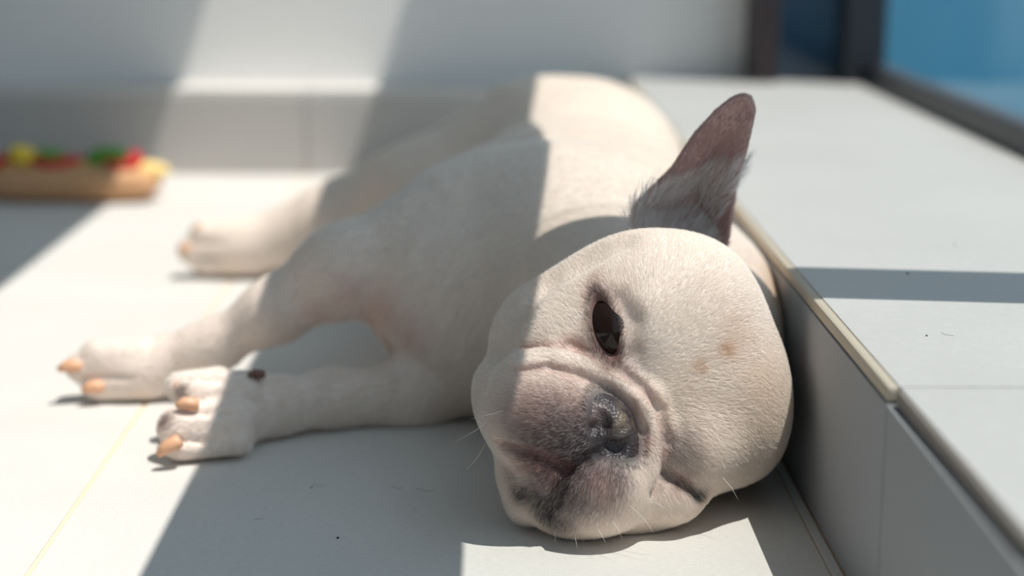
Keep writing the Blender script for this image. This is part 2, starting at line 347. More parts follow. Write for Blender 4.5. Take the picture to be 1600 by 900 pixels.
FEAT = {
    'blobs': [[0.03355, 0.927, 0.0856, 0.03, 0.11, 0.082, 0.088, 0.38], [0.04821, 0.92841, 0.07575, 0.032, 0.11, 0.082, 0.088, 0.65], [0.05383, 0.92917, 0.06604, 0.026, 0.11, 0.082, 0.088, 0.85], [0.04103, 0.9271, 0.06289, 0.026, 0.11, 0.082, 0.088, 0.8], [0.03359, 0.92557, 0.07662, 0.022, 0.11, 0.082, 0.088, 0.4], [0.02642, 0.92644, 0.07068, 0.024, 0.11, 0.082, 0.088, 0.45], [0.01555, 0.93013, 0.08088, 0.026, 0.11, 0.082, 0.088, 0.22], [0.06125, 0.93569, 0.08304, 0.014, 0.11, 0.082, 0.088, 0.7], [0.05386, 0.92883, 0.06234, 0.02, 0.045, 0.035, 0.04, 0.5], [0.03362, 0.93169, 0.09552, 0.03, 0.62, 0.36, 0.31, 0.15], [0.052, 0.93531, 0.09073, 0.02, 0.62, 0.36, 0.31, 0.25], [0.02633, 0.92654, 0.08197, 0.02, 0.62, 0.36, 0.31, 0.25], [0.05235, 0.93129, 0.04816, 0.018, 0.11, 0.082, 0.088, 0.85], [0.04707, 0.93548, 0.04675, 0.012, 0.045, 0.035, 0.04, 0.8], [0.04689, 0.92912, 0.03736, 0.018, 0.045, 0.035, 0.04, 0.7], [0.061, 0.92254, 0.04728, 0.022, 0.11, 0.082, 0.088, 0.7], [0.05204, 0.92213, 0.03597, 0.028, 0.11, 0.082, 0.088, 0.6], [0.07181, 0.91928, 0.03887, 0.02, 0.11, 0.082, 0.088, 0.4], [0.07379, 0.92427, 0.05051, 0.014, 0.11, 0.082, 0.088, 0.6], [0.07551, 0.92133, 0.04388, 0.016, 0.11, 0.082, 0.088, 0.35], [0.06636, 0.92007, 0.04241, 0.018, 0.62, 0.36, 0.31, 0.3], [0.03108, 0.93114, 0.05089, 0.016, 0.26, 0.13, 0.12, 0.75], [0.03843, 0.92993, 0.04362, 0.016, 0.24, 0.12, 0.12, 0.75], [0.02126, 0.93426, 0.05293, 0.012, 0.3, 0.16, 0.14, 0.5], [0.02698, 0.93794, 0.03624, 0.012, 0.11, 0.082, 0.088, 0.5], [0.02059, 0.94835, 0.02676, 0.012, 0.045, 0.035, 0.04, 0.7], [0.03262, 0.93785, 0.0246, 0.016, 0.045, 0.035, 0.04, 0.75], [0.03817, 0.93567, 0.01758, 0.016, 0.045, 0.035, 0.04, 0.7], [0.0453, 0.9295, 0.01789, 0.014, 0.11, 0.082, 0.088, 0.6], [0.01602, 0.94695, 0.039, 0.014, 0.11, 0.082, 0.088, 0.4], [0.08421, 0.94724, 0.07964, 0.012, 0.62, 0.36, 0.31, 0.5], [0.09157, 0.9425, 0.06184, 0.012, 0.62, 0.36, 0.31, 0.4], [0.09297, 0.93546, 0.05255, 0.012, 0.11, 0.082, 0.088, 0.3], [0.06714, 0.9599, 0.11068, 0.014, 0.045, 0.035, 0.04, 0.45], [0.0634, 0.96139, 0.11796, 0.012, 0.11, 0.082, 0.088, 0.35], [0.08261, 0.95714, 0.10759, 0.018, 0.11, 0.082, 0.088, 0.28], [0.05313, 0.96262, 0.11188, 0.012, 0.62, 0.36, 0.31, 0.35], [0.11227, 0.94546, 0.06091, 0.018, 0.11, 0.082, 0.088, 0.4], [0.11802, 0.94432, 0.04964, 0.02, 0.11, 0.082, 0.088, 0.35], [0.10694, 0.94504, 0.0494, 0.012, 0.11, 0.082, 0.088, 0.3], [0.11323, 0.94825, 0.03582, 0.012, 0.28, 0.1, 0.09, 0.5], [0.12567, 0.94997, 0.02735, 0.008, 0.045, 0.035, 0.04, 0.6], [0.13962, 0.96169, 0.11146, 0.008, 0.55, 0.33, 0.2, 0.7], [0.12414, 0.95522, 0.10277, 0.008, 0.55, 0.33, 0.2, 0.5], [0.14698, 0.9682, 0.12022, 0.024, 0.55, 0.33, 0.2, 0.22], [0.13532, 0.96865, 0.13547, 0.05, 0.7, 0.52, 0.36, 0.12], [0.11216, 0.95048, 0.08641, 0.03, 0.7, 0.52, 0.36, 0.25], [0.16096, 0.96479, 0.08233, 0.045, 0.7, 0.52, 0.36, 0.3], [0.07723, 0.96754, 0.13945, 0.016, 0.62, 0.36, 0.31, 0.15], [-0.07218, 1.19338, 0.08298, 0.03, 0.62, 0.36, 0.31, 0.35], [-0.08274, 1.21206, 0.06905, 0.014, 0.28, 0.1, 0.09, 0.25], [-0.06843, 1.20252, 0.04987, 0.014, 0.045, 0.035, 0.04, 0.35], [-0.05326, 1.17688, 0.06821, 0.02, 0.62, 0.36, 0.31, 0.3], [-0.09774, 1.20067, 0.09541, 0.02, 0.62, 0.36, 0.31, 0.3], [-0.11976, 1.21066, 0.07412, 0.02, 0.62, 0.36, 0.31, 0.2], [-0.20313, 1.10746, 0.04541, 0.009, 0.1, 0.05, 0.045, 0.8], [-0.21158, 1.08971, 0.03065, 0.01, 0.1, 0.05, 0.045, 0.85], [-0.15537, 1.12962, 0.04915, 0.007, 0.045, 0.035, 0.04, 0.6], [0.198, 1.14, 0.09, 0.06, 0.6, 0.4, 0.24, 0.75], [0.196, 1.06, 0.06, 0.05, 0.6, 0.4, 0.24, 0.6]],
    'lines': [[[[0.0237, 0.96598, 0.11114], [0.04088, 0.95676, 0.11567], [0.05284, 0.95931, 0.11364], [0.0666, 0.95549, 0.10834], [0.07778, 0.95187, 0.10215], [0.08942, 0.94826, 0.09329], [0.10028, 0.94582, 0.08094], [0.10562, 0.94315, 0.06181], [0.10414, 0.94178, 0.04484], [0.09732, 0.93706, 0.03381]], 0.0035, (0.28, 0.1, 0.09), 0.55], [[[0.01812, 0.94418, 0.10309], [0.03714, 0.94369, 0.1055], [0.05445, 0.94678, 0.10025], [0.07114, 0.94853, 0.0924], [0.08411, 0.94559, 0.08332], [0.09086, 0.94395, 0.06995], [0.09064, 0.93681, 0.055]], 0.003, (0.28, 0.1, 0.09), 0.35], [[[0.06529, 0.92976, 0.05981], [0.05652, 0.92809, 0.05488], [0.04876, 0.92801, 0.05014], [0.04438, 0.92795, 0.04106], [0.04147, 0.93001, 0.02984], [0.03603, 0.93735, 0.0203]], 0.004, (0.045, 0.035, 0.04), 0.9], [[[0.04881, 0.93307, 0.04856], [0.03484, 0.93041, 0.05675], [0.0208, 0.93332, 0.05976], [0.01043, 0.94044, 0.06119]], 0.004, (0.28, 0.1, 0.09), 0.7], [[[0.04388, 0.93181, 0.03546], [0.0339, 0.93515, 0.03048], [0.02084, 0.94637, 0.03049]], 0.004, (0.045, 0.035, 0.04), 0.7], [[[0.10281, 0.94523, 0.04229], [0.10903, 0.94546, 0.03839], [0.11502, 0.94496, 0.03543], [0.12506, 0.94765, 0.02678]], 0.0035, (0.045, 0.035, 0.04), 0.85]],
    'eye': [[0.07347, 0.97575, 0.12155], 0.016, [0.24455, -0.29026, -0.92517], [0.9243, -0.21856, 0.31289], [-0.29303, -0.93165, 0.21484], [0.06884, 0.96103, 0.12494]],
    'crust': [[0.08242, 0.9382, 0.0766], [0.06303, 0.93433, 0.08041]],
    'nose': [[0.0711, 0.94241, 0.06783], [0.015, 0.0215, 0.013]],
    'flow': [[0.05192, 0.93201, 0.08413, -0.85152, -0.22921, 0.47156], [0.03358, 0.92974, 0.09232, -0.91373, 0.18734, 0.36056], [0.02642, 0.92644, 0.07068, -0.95881, 0.23081, -0.16556], [0.05202, 0.92855, 0.06243, -0.88357, -0.1434, -0.44581], [0.01194, 0.93597, 0.09051, -0.70735, 0.70684, 0.00568], [0.06276, 0.92038, 0.0423, -0.3095, -0.2127, -0.9268], [0.0521, 0.9219, 0.0303, -0.34343, 0.28623, -0.8945], [0.08421, 0.94724, 0.07964, 0.65934, 0.10272, 0.7448], [0.09337, 0.94288, 0.06557, 0.8174, -0.57484, -0.03763], [0.089, 0.93151, 0.05001, 0.54389, -0.16812, -0.82214], [0.07128, 0.95106, 0.09389, -0.15087, -0.50237, 0.85139], [0.04509, 0.94701, 0.10262, -0.63184, -0.19222, 0.75088], [0.0301, 0.9371, 0.10153, -0.75976, 0.53316, 0.37216], [0.07368, 0.91903, 0.03514, 0.02007, 0.027, -0.99943], [0.08985, 0.95512, 0.10813, 0.78835, -0.20035, 0.58169], [0.10837, 0.9515, 0.0938, 0.94872, 0.11589, 0.2941], [0.12719, 0.95696, 0.10769, 0.8987, 0.29823, 0.32155], [0.14664, 0.95915, 0.0917, 0.91029, 0.39888, -0.11079], [0.1597, 0.96343, 0.05919, 0.61569, 0.49221, -0.61536], [0.12711, 0.94453, 0.05733, 0.87801, 0.08209, -0.47155], [0.11968, 0.94876, 0.07536, 0.99118, 0.0424, -0.12558], [0.10824, 0.95895, 0.13008, 0.60094, 0.39399, 0.69545], [0.12793, 0.97195, 0.1462, 0.5673, 0.60291, 0.56095], [0.10612, 0.98215, 0.16315, 0.22145, 0.82734, 0.51621], [0.08292, 0.97218, 0.1537, -0.13435, 0.72753, 0.67279], [0.06094, 0.97782, 0.14862, -0.28474, 0.89245, 0.34993], [0.03846, 0.9748, 0.13388, -0.61567, 0.75193, 0.2357], [0.02348, 0.97044, 0.11563, -0.29581, 0.94642, -0.12954], [0.0531, 0.96623, 0.12825, -0.6079, 0.48028, 0.63229], [0.15135, 0.97382, 0.12658, 0.73807, 0.66898, 0.08783], [0.11633, 0.94486, 0.04557, 0.75899, 0.01897, -0.65083], [0.10904, 0.94276, 0.03066, 0.44984, -0.16974, -0.87683], [0.13244, 0.95102, 0.03172, 0.42904, 0.6945, -0.57758], [0.1674, 0.97098, 0.08841, 0.69823, 0.4644, -0.5448], [0.0827, 0.96348, 0.12895, 0.5763, 0.12573, 0.80751], [0.077, 0.99485, 0.16054, 0.02683, 0.9815, 0.18959], [-0.02597, 1.18064, 0.12304, -0.31687, -0.53994, -0.77978], [0.00105, 1.1899, 0.14432, -0.48872, -0.59329, -0.63966], [-0.0498, 1.21648, 0.13938, -0.65029, -0.47717, -0.59112], [-0.07232, 1.20077, 0.10954, -0.69322, 0.08789, -0.71535], [-0.04846, 1.17351, 0.08763, -0.34428, 0.07791, -0.93563], [-0.02569, 1.16075, 0.07225, -0.20756, 0.13172, -0.96931], [-0.03511, 1.17102, 0.03223, -0.34666, -0.05718, -0.93625], [-0.00329, 1.14919, 0.09335, -0.33284, 0.10169, -0.93748], [0.01934, 1.20874, 0.16422, -0.53032, -0.63633, -0.56022], [0.0634, 1.17564, 0.1697, -0.65876, -0.70323, -0.26741], [0.10643, 1.47306, 0.17769, -0.21327, -0.97433, 0.0721], [0.04977, 1.43802, 0.18185, -0.15779, -0.98672, 0.03866], [-0.08213, 1.21364, 0.12573, -0.79483, -0.41617, -0.44164], [-0.14268, 1.21006, 0.08376, -0.8459, -0.02747, -0.53263], [-0.20147, 1.22309, 0.04683, -0.88741, 0.03949, -0.45928], [-0.2637, 1.22447, 0.02687, -0.98835, 0.05474, -0.142], [-0.07125, 1.16625, 0.02413, -0.98793, -0.1344, -0.07702], [-0.12356, 1.14774, 0.02942, -0.8019, -0.5933, 0.07034], [-0.16127, 1.09977, 0.03432, -0.8205, -0.57026, -0.03987], [-0.19365, 1.08826, 0.02889, -0.95229, -0.26583, -0.14993], [-0.22606, 1.66034, 0.03603, -0.99355, -0.03167, -0.10887], [-0.27074, 1.66361, 0.03529, -0.98218, 0.18407, -0.03804], [0.06027, 1.11139, 0.1544, -0.541, 0.84098, -0.00851], [0.18575, 1.11793, 0.11855, 0.45352, -0.5866, -0.67098]],
    'whiskers': [[[0.08316, 0.92264, 0.03002], [0.09086, 0.91552, 0.02417], [0.09588, 0.91138, 0.01729]], [[0.07223, 0.92094, 0.02218], [0.07604, 0.91504, 0.01861], [0.0779, 0.91207, 0.01398]], [[0.06328, 0.92262, 0.01772], [0.06662, 0.91702, 0.0148], [0.06868, 0.91429, 0.01083]], [[0.05263, 0.92794, 0.01419], [0.05202, 0.9223, 0.01049], [0.05303, 0.91938, 0.0058]], [[0.13908, 0.95144, 0.03749], [0.14412, 0.94484, 0.03288], [0.14735, 0.9413, 0.02726]], [[0.04185, 0.9341, 0.01347], [0.04056, 0.92886, 0.01074], [0.04087, 0.92637, 0.00701]], [[0.06115, 1.08668, 0.14843], [0.05719, 1.08439, 0.15666], [0.05588, 1.08485, 0.16434]], [[0.01061, 1.12412, 0.09919], [0.0084, 1.12225, 0.10891], [0.00795, 1.12322, 0.11795]], [[0.00289, 0.94199, 0.0754], [-0.00498, 0.93628, 0.07045], [-0.01646, 0.93331, 0.0647]], [[0.0011, 0.9635, 0.05516], [-0.00339, 0.95711, 0.04836], [-0.01086, 0.95348, 0.04072]], [[0.01194, 0.93305, 0.08379], [0.00338, 0.9285, 0.08231], [-0.008, 0.92674, 0.08001]], [[0.08885, 0.92608, 0.03457], [0.09855, 0.91991, 0.03196], [0.10631, 0.91667, 0.02833]]],
    'specks': [[-0.47467, 1.77532, 0.0, 0.0022], [-0.08605, 0.95021, 0.0, 0.001], [0.27657, 1.08958, 0.13, 0.0011], [0.24672, 0.92189, 0.13, 0.0008], [-0.11081, 1.04047, 0.0, 0.0007], [0.33453, 1.18915, 0.13, 0.0008]],
    'strands': [[[-0.04368, 1.03797, 0.0], [-0.03784, 1.03427, 0.0], [-0.03292, 1.03304, 0.0], [-0.0311, 1.04045, 0.0]], [[-0.05939, 1.0417, -0.0], [-0.05511, 1.03798, 0.0], [-0.05196, 1.04046, 0.0]], [[-0.11015, 1.03799, 0.0], [-0.10966, 1.04546, 0.0], [-0.10532, 1.04296, 0.0], [-0.10146, 1.04546, 0.0]], [[-0.13898, 0.98165, 0.0], [-0.13371, 0.98276, 0.0]], [[0.25656, 0.92937, 0.13], [0.25789, 0.92343, 0.13], [0.26181, 0.92197, 0.13]]],
    'claws': [[[-0.19332, 1.096, 0.03896], [-0.20491, 1.092, 0.03924], 0.0058], [[-0.20261, 1.077, 0.01829], [-0.21431, 1.073, 0.01079], 0.0066], [[-0.15236, 1.127, 0.05123], [-0.16051, 1.123, 0.05186], 0.0042], [[-0.20538, 1.118, 0.04556], [-0.20943, 1.114, 0.04534], 0.004], [[-0.30163, 1.23, 0.02926], [-0.31589, 1.226, 0.02738], 0.0068], [[-0.28582, 1.226, 0.01464], [-0.2978, 1.222, 0.01183], 0.0066], [[-0.28632, 1.24, 0.03944], [-0.29382, 1.236, 0.04292], 0.0045], [[-0.27836, 1.675, 0.05055], [-0.28846, 1.671, 0.05126], 0.0055], [[-0.29339, 1.67, 0.03205], [-0.30288, 1.666, 0.03088], 0.006], [[-0.27826, 1.675, 0.01549], [-0.28976, 1.671, 0.01368], 0.0055]],
    'O': [0.09047, 0.95151, 0.08147],
    'R': [[0.89855, 0.04244, 0.43682], [0.43565, -0.20668, -0.87606], [-0.0531, -0.97749, 0.2042]]}

def axis_coords(segs):
    out = []
    for a, b, d in segs:
        n = max(1, int(round((b - a)/d)))
        out.append(np.linspace(a, b, n, endpoint=False))
    out.append(np.array([segs[-1][1]]))
    return np.concatenate(out).astype(np.float32)

FINE = .0013
GXs = axis_coords([(-.345, -.02, .003), (-.02, .225, FINE)])
GYs = axis_coords([(.875, 1.17, FINE), (1.17, 1.30, .0028), (1.30, 1.90, .0042)])
GZs = axis_coords([(-.012, .175, FINE*1.05), (.175, .266, FINE*1.2)])
CAP = .03
F = np.full((len(GXs), len(GYs), len(GZs)), CAP, np.float32)

def box_slices(lo, hi):
    s = []
    for g, a, b in zip((GXs, GYs, GZs), lo, hi):
        i0 = max(0, int(np.searchsorted(g, a)) - 1); i1 = min(len(g), int(np.searchsorted(g, b)) + 1)
        s.append(slice(i0, max(i0 + 1, i1)))
    return tuple(s)

def pts_of(s):
    return (GXs[s[0]][:, None, None], GYs[s[1]][None, :, None], GZs[s[2]][None, None, :])

def blend(s, d, k, op):
    f = F[s]
    if op > 0:
        hh = np.maximum(k - np.abs(f - d), 0)/k
        F[s] = np.minimum(f, d) - hh*hh*k*.25
    else:
        d = -d
        hh = np.maximum(k - np.abs(f - d), 0)/k
        F[s] = np.maximum(f, d) + hh*hh*k*.25

def ellipsoid_d(X, Y, Z, c, r, rot):
    dx, dy, dz = X - c[0], Y - c[1], Z - c[2]
    if rot is not None:
        dx, dy, dz = [rot[i][0]*dx + rot[i][1]*dy + rot[i][2]*dz for i in range(3)]
    q0 = (dx/r[0])**2 + (dy/r[1])**2 + (dz/r[2])**2
    q1 = (dx/r[0]**2)**2 + (dy/r[1]**2)**2 + (dz/r[2]**2)**2
    k0 = np.sqrt(q0) + 1e-9
    return k0*(k0 - 1)/(np.sqrt(q1) + 1e-6)

def cone_d(X, Y, Z, a, b, ra, rb):
    a = np.array(a); b = np.array(b); ab = b - a; L2 = float(ab @ ab) + 1e-12
    t = np.clip(((X - a[0])*ab[0] + (Y - a[1])*ab[1] + (Z - a[2])*ab[2])/L2, 0, 1)
    d = np.sqrt((X - a[0] - t*ab[0])**2 + (Y - a[1] - t*ab[1])**2 + (Z - a[2] - t*ab[2])**2)
    return d - (ra + (rb - ra)*t)

def ear_field():
    o, b, a, n = [np.array(EAR[k]) for k in 'oban']
    poly = np.array(EAR['poly'])
    cs = np.array([o + b*p[0] + a*p[1] for p in poly])
    s = box_slices(cs.min(0) - .03, cs.max(0) + .03)
    X, Y, Z = pts_of(s)
    dx, dy, dz = X - o[0], Y - o[1], Z - o[2]
    pb = b[0]*dx + b[1]*dy + b[2]*dz; pa = a[0]*dx + a[1]*dy + a[2]*dz; pn = n[0]*dx + n[1]*dy + n[2]*dz
    d2 = np.full(pb.shape, 1e9); sg = np.ones(pb.shape)
    for i in range(len(poly)):
        p, q = poly[i], poly[i-1]
        ex, ey = q - p; wx = pb - p[0]; wy = pa - p[1]
        t = np.clip((wx*ex + wy*ey)/(ex*ex + ey*ey), 0, 1)
        d2 = np.minimum(d2, (wx - ex*t)**2 + (wy - ey*t)**2)
        c1 = pa >= p[1]; c2 = pa < q[1]; c3 = ex*wy > ey*wx
        sg = np.where((c1 & c2 & c3) | (~c1 & ~c2 & ~c3), -sg, sg)
    d2 = np.sqrt(d2)*sg
    # cupped shell: middle lies back, rims curl forward, deeper near the base
    w = np.clip(-d2, 0, .022)
    down = np.clip((.075 - pa)/.09, 0, 1)
    cn = -(.30 + .75*down)*w - .10*np.clip(pa, 0, 1)
    t = .0026 + .004*np.clip((.02 - pa)/.04, 0, 1)
    dn = np.abs(pn - cn) - t
    r = .002
    qx, qy = d2 + r, dn + r
    d = np.minimum(np.maximum(qx, qy), 0) + np.sqrt(np.maximum(qx, 0)**2 + np.maximum(qy, 0)**2) - r
    blend(s, (d*.8).astype(np.float32), .009, 1)

def prim_field(pr):
    k = pr[4] if pr[0] == 'E' else pr[5]
    if pr[0] == 'E':
        _, c, r, rot, k, op = pr
        R = max(r) + k + .006
        s = box_slices(np.array(c) - R, np.array(c) + R)
        X, Y, Z = pts_of(s)
        blend(s, ellipsoid_d(X, Y, Z, c, r, rot).astype(np.float32), k, op)
    else:
        _, a, b, ra, rb, k, op = pr
        R = max(ra, rb) + k + .006
        s = box_slices(np.minimum(a, b) - R, np.maximum(a, b) + R)
        X, Y, Z = pts_of(s)
        blend(s, cone_d(X, Y, Z, a, b, ra, rb).astype(np.float32), k, op)

for pr in PRIMS:
    if pr[-1] > 0: prim_field(pr)
ear_field()
for pr in PRIMS:
    if pr[-1] < 0: prim_field(pr)
# rest on the floor and against the step
Zg = GZs[None, None, :]
F = np.maximum(F, (.0008 - Zg)).astype(np.float32)
Xg = GXs[:, None, None]
stepcut = np.minimum(Xg - (RX - .0008), (STEP + .001) - Zg)
F = np.maximum(F, stepcut.astype(np.float32))

def surface_nets(F, gx, gy, gz):
    S = F < 0
    nx, ny, nz = F.shape
    C8 = np.zeros((nx-1, ny-1, nz-1), np.int8)
    for i in (0, 1):
        for j in (0, 1):
            for k in (0, 1):
                C8 += S[i:nx-1+i, j:ny-1+j, k:nz-1+k]
    act = np.argwhere((C8 > 0) & (C8 < 8))
    idx = -np.ones(C8.shape, np.int32)
    idx[act[:, 0], act[:, 1], act[:, 2]] = np.arange(len(act))
    acc = np.zeros((len(act), 3)); cnt = np.zeros(len(act))
    corners = [(i, j, k) for i in (0, 1) for j in (0, 1) for k in (0, 1)]
    G = (gx, gy, gz)
    def fv(c): return F[act[:, 0]+c[0], act[:, 1]+c[1], act[:, 2]+c[2]]
    def pv(c): return np.stack([G[m][act[:, m]+c[m]] for m in range(3)], 1)
    for c0 in corners:
        for ax in range(3):
            if c0[ax] == 0:
                c1 = list(c0); c1[ax] = 1; c1 = tuple(c1)
                f0, f1 = fv(c0), fv(c1)
                m = (f0 < 0) != (f1 < 0)
                t = np.where(m, f0/np.where(m, f0 - f1, 1), 0)[:, None]
                acc += np.where(m[:, None], pv(c0)*(1-t) + pv(c1)*t, 0); cnt += m
    V = acc/cnt[:, None]
    quads = []
    for ax in range(3):
        o1, o2 = (ax+1) % 3, (ax+2) % 3
        sl0 = [slice(None)]*3; sl1 = [slice(None)]*3
        sl0[ax] = slice(0, -1); sl1[ax] = slice(1, None)
        A, B = S[tuple(sl0)], S[tuple(sl1)]
        e = np.argwhere(A != B)
        ok = (e[:, o1] > 0) & (e[:, o2] > 0) & (e[:, o1] < F.shape[o1]-1) & (e[:, o2] < F.shape[o2]-1)
        e = e[ok]
        inside = A[e[:, 0], e[:, 1], e[:, 2]]
        def cell(d1, d2):
            q = e.copy(); q[:, o1] += d1; q[:, o2] += d2
            return idx[q[:, 0], q[:, 1], q[:, 2]]
        q = np.stack([cell(-1, -1), cell(0, -1), cell(0, 0), cell(-1, 0)], 1)
        q[~inside] = q[~inside][:, ::-1]
        quads.append(q)
    return V, np.concatenate(quads)

V, Q = surface_nets(F, GXs, GYs, GZs)
del F
# keep the largest connected piece only, then relax
lab = np.arange(len(V))
E2 = np.concatenate([Q[:, [0, 1]], Q[:, [1, 2]], Q[:, [2, 3]], Q[:, [3, 0]]])
for _ in range(400):
    m = np.minimum(lab[E2[:, 0]], lab[E2[:, 1]])
    l2 = lab.copy()
    np.minimum.at(l2, E2[:, 0], m); np.minimum.at(l2, E2[:, 1], m)
    l2 = l2[l2]; l2 = l2[l2]
    if (l2 == lab).all(): break
    lab = l2
big = np.bincount(lab).argmax()
keepv = lab == big
remap = np.cumsum(keepv) - 1
Q = remap[Q[keepv[Q[:, 0]]]]
V = V[keepv]
E2 = np.concatenate([Q[:, [0, 1]], Q[:, [1, 2]], Q[:, [2, 3]], Q[:, [3, 0]]])
E2 = np.concatenate([E2, E2[:, ::-1]])
deg = np.bincount(E2[:, 0], minlength=len(V))[:, None]
def lap(V):
    out = np.zeros_like(V)
    for m in range(3):
        out[:, m] = np.bincount(E2[:, 0], weights=V[E2[:, 1], m], minlength=len(V))
    return out/deg - V
for _ in range(3):
    V = V + .5*lap(V); V = V - .45*lap(V)
V = V + .4*lap(V)
nV = np.zeros_like(V)
fn = np.cross(V[Q[:, 2]] - V[Q[:, 0]], V[Q[:, 3]] - V[Q[:, 1]])
for m in range(4):
    for c in range(3):
        nV[:, c] += np.bincount(Q[:, m], weights=fn[:, c], minlength=len(V))
nV /= np.linalg.norm(nV, axis=1)[:, None] + 1e-12

# ---- coat colour with shade painted along creases and on the chin
HO = np.array(FEAT['O']); HR = np.array(FEAT['R'])
def coat(P, given=False):
    col = np.tile(np.array([.82, .705, .63]), (len(P), 1))
    # broad warmth along the back and the flank
    w = np.clip((P[:, 1] - 1.25)/.5, 0, 1)[:, None]
    col = col*(1 - .5*w) + np.array([.80, .68, .57])*.5*w
    for b in FEAT['blobs']:  # markings, plus dark blobs that paint shade on the chin
        d2 = ((P - np.array(b[:3]))**2).sum(1)
        w = (b[7]*np.exp(-d2/(b[3]*.62)**2))[:, None]
        col = col*(1 - w) + np.array(b[4:7])*w
    for pts, r, c, s in FEAT['lines']:  # crease shade painted as dark lines in the coat colour
        pts = np.array(pts); near = np.abs(P - pts.mean(0)).max(1) < .13
        Pn = P[near]; d = np.full(len(Pn), 9.0)
        for a, b in zip(pts[:-1], pts[1:]):
            ab = b - a; tt = np.clip((Pn - a) @ ab/(ab @ ab), 0, 1)
            d = np.minimum(d, np.linalg.norm(Pn - a - tt[:, None]*ab, axis=1))
        w = (s*np.exp(-(d/r)**2))[:, None]
        col[near] = col[near]*(1 - w) + np.array(c)*w
    # leather colour around the nose part, so its edge does not show
    qn = ((P - np.array(FEAT['nose'][0])) @ HR.T)/(np.array(FEAT['nose'][1])*1.10)
    w = np.clip((1.28 - np.sqrt((qn**2).sum(1)))/.22, 0, 1)[:, None]*.80
    col = col*(1 - w) + np.array([.05, .042, .046])*w
    # dark rim of the open eye
    ec, er, ex, ey, en, es = [np.array(q) for q in FEAT['eye']]
    q = P - es
    qa, qb, qn = q @ ex, q @ ey, q @ en
    rim = np.sqrt((qa/.0185)**2 + (qb/.0062)**2)
    w = (np.exp(-np.clip(rim - 1.05, 0, 9)**2/.09)*(np.abs(qn) < .02))[:, None]*.92
    col = col*(1 - w) + np.array([.05, .022, .022])*w
    w = (np.exp(-np.clip(rim - 1.0, 0, 9)**2/.5)*(np.abs(qn) < .02))[:, None]*.35
    col = col*(1 - w) + np.array([.30, .15, .12])*w
    # ear: inner skin
    o, b, a, n = [np.array(EAR[k]) for k in 'oban']
    q = P - o
    pb, pa, pn = q @ b, q @ a, q @ n
    w = ((pa > -.02) & (P[:, 1] > 1.02) & (pa < .12) & (np.abs(pb) < .04) & (np.abs(pn + .03) < .05)).astype(float)
    w = w*np.clip((pa + .02)/.02, 0, 1)
    inner = np.array([.40, .225, .215])
    w = (w*.75)[:, None]
    front = (nrm_of(P) @ n > -.1)[:, None] 
    col = col*(1 - w*front) + inner*w*front
    return col
def nrm_of(P): return nV
colV = coat(V)

def quad_mesh(name, V, Q, col):
    me = bpy.data.meshes.new(name)
    me.vertices.add(len(V)); me.vertices.foreach_set('co', V.astype(np.float32).ravel())
    me.loops.add(Q.size); me.loops.foreach_set('vertex_index', Q.astype(np.int32).ravel())
    me.polygons.add(len(Q)); me.polygons.foreach_set('loop_start', np.arange(0, Q.size, 4, dtype=np.int32))
    me.polygons.foreach_set('use_smooth', np.ones(len(Q), bool))
    me.update(calc_edges=True); me.validate()
    ca = me.color_attributes.new('coat', 'FLOAT_COLOR', 'POINT')
    ca.data.foreach_set('color', np.concatenate([col, np.ones((len(V), 1))], 1).astype(np.float32).ravel())
    return me

def attr_mat(name, attr, rough, spec):
    m = new_mat(name, (.8, .7, .6), rough, spec)
    va = m.node_tree.nodes.new('ShaderNodeAttribute'); va.attribute_name = attr
    m.node_tree.links.new(va.outputs['Color'], m.node_tree.nodes['Principled BSDF'].inputs['Base Color'])
    return m
M_skin = attr_mat('dog_skin', 'coat', .62, .25)

# the nose leather becomes a part of its own
nc, nr = np.array(FEAT['nose'][0]), np.array(FEAT['nose'][1])
fc = V[Q].mean(1)
qn = ((fc - nc) @ HR.T)/(nr*1.10)
isn = ((qn**2).sum(1) < 1.0) & (((fc - nc) @ HR[2]) > -.004)
def submesh(sel):
    q = Q[sel]; used = np.unique(q); mp = -np.ones(len(V), int); mp[used] = np.arange(len(used))
    return V[used], mp[q], colV[used]
dog = link('french_bulldog', quad_mesh('french_bulldog', *submesh(~isn)), M_skin)
tag(dog, 'cream french bulldog lying on its side on pale tiles against the step', 'dog')
M_nose = new_mat('nose_leather', (.05, .042, .046), .42, .5)
nt = M_nose.node_tree; N = nt.nodes; L = nt.links
n1 = N.new('ShaderNodeTexVoronoi'); n1.inputs['Scale'].default_value = 620
n2 = N.new('ShaderNodeTexNoise'); n2.inputs['Scale'].default_value = 75; n2.inputs['Detail'].default_value = 3
tcn = N.new('ShaderNodeTexCoord')
L.new(tcn.outputs['Object'], n1.inputs['Vector']); L.new(tcn.outputs['Object'], n2.inputs['Vector'])
# crusty paler patch along the upper ridge of the leather
vm = N.new('ShaderNodeVectorMath'); vm.operation = 'DISTANCE'; vm.inputs[1].default_value = FEAT['crust'][0]
L.new(tcn.outputs['Object'], vm.inputs[0])
mr = N.new('ShaderNodeMapRange'); mr.inputs[1].default_value = .0145; mr.inputs[2].default_value = .004; mr.inputs[3].default_value = 0; mr.inputs[4].default_value = .9
L.new(vm.outputs['Value'], mr.inputs[0])
mm = N.new('ShaderNodeMath'); mm.operation = 'MULTIPLY'; mm.use_clamp = True
L.new(mr.outputs[0], mm.inputs[0])
m2 = N.new('ShaderNodeMapRange'); m2.inputs[1].default_value = .38; m2.inputs[2].default_value = .62
L.new(n2.outputs['Fac'], m2.inputs[0]); L.new(m2.outputs[0], mm.inputs[1])
vm2 = N.new('ShaderNodeVectorMath'); vm2.operation = 'DISTANCE'; vm2.inputs[1].default_value = FEAT['crust'][1]
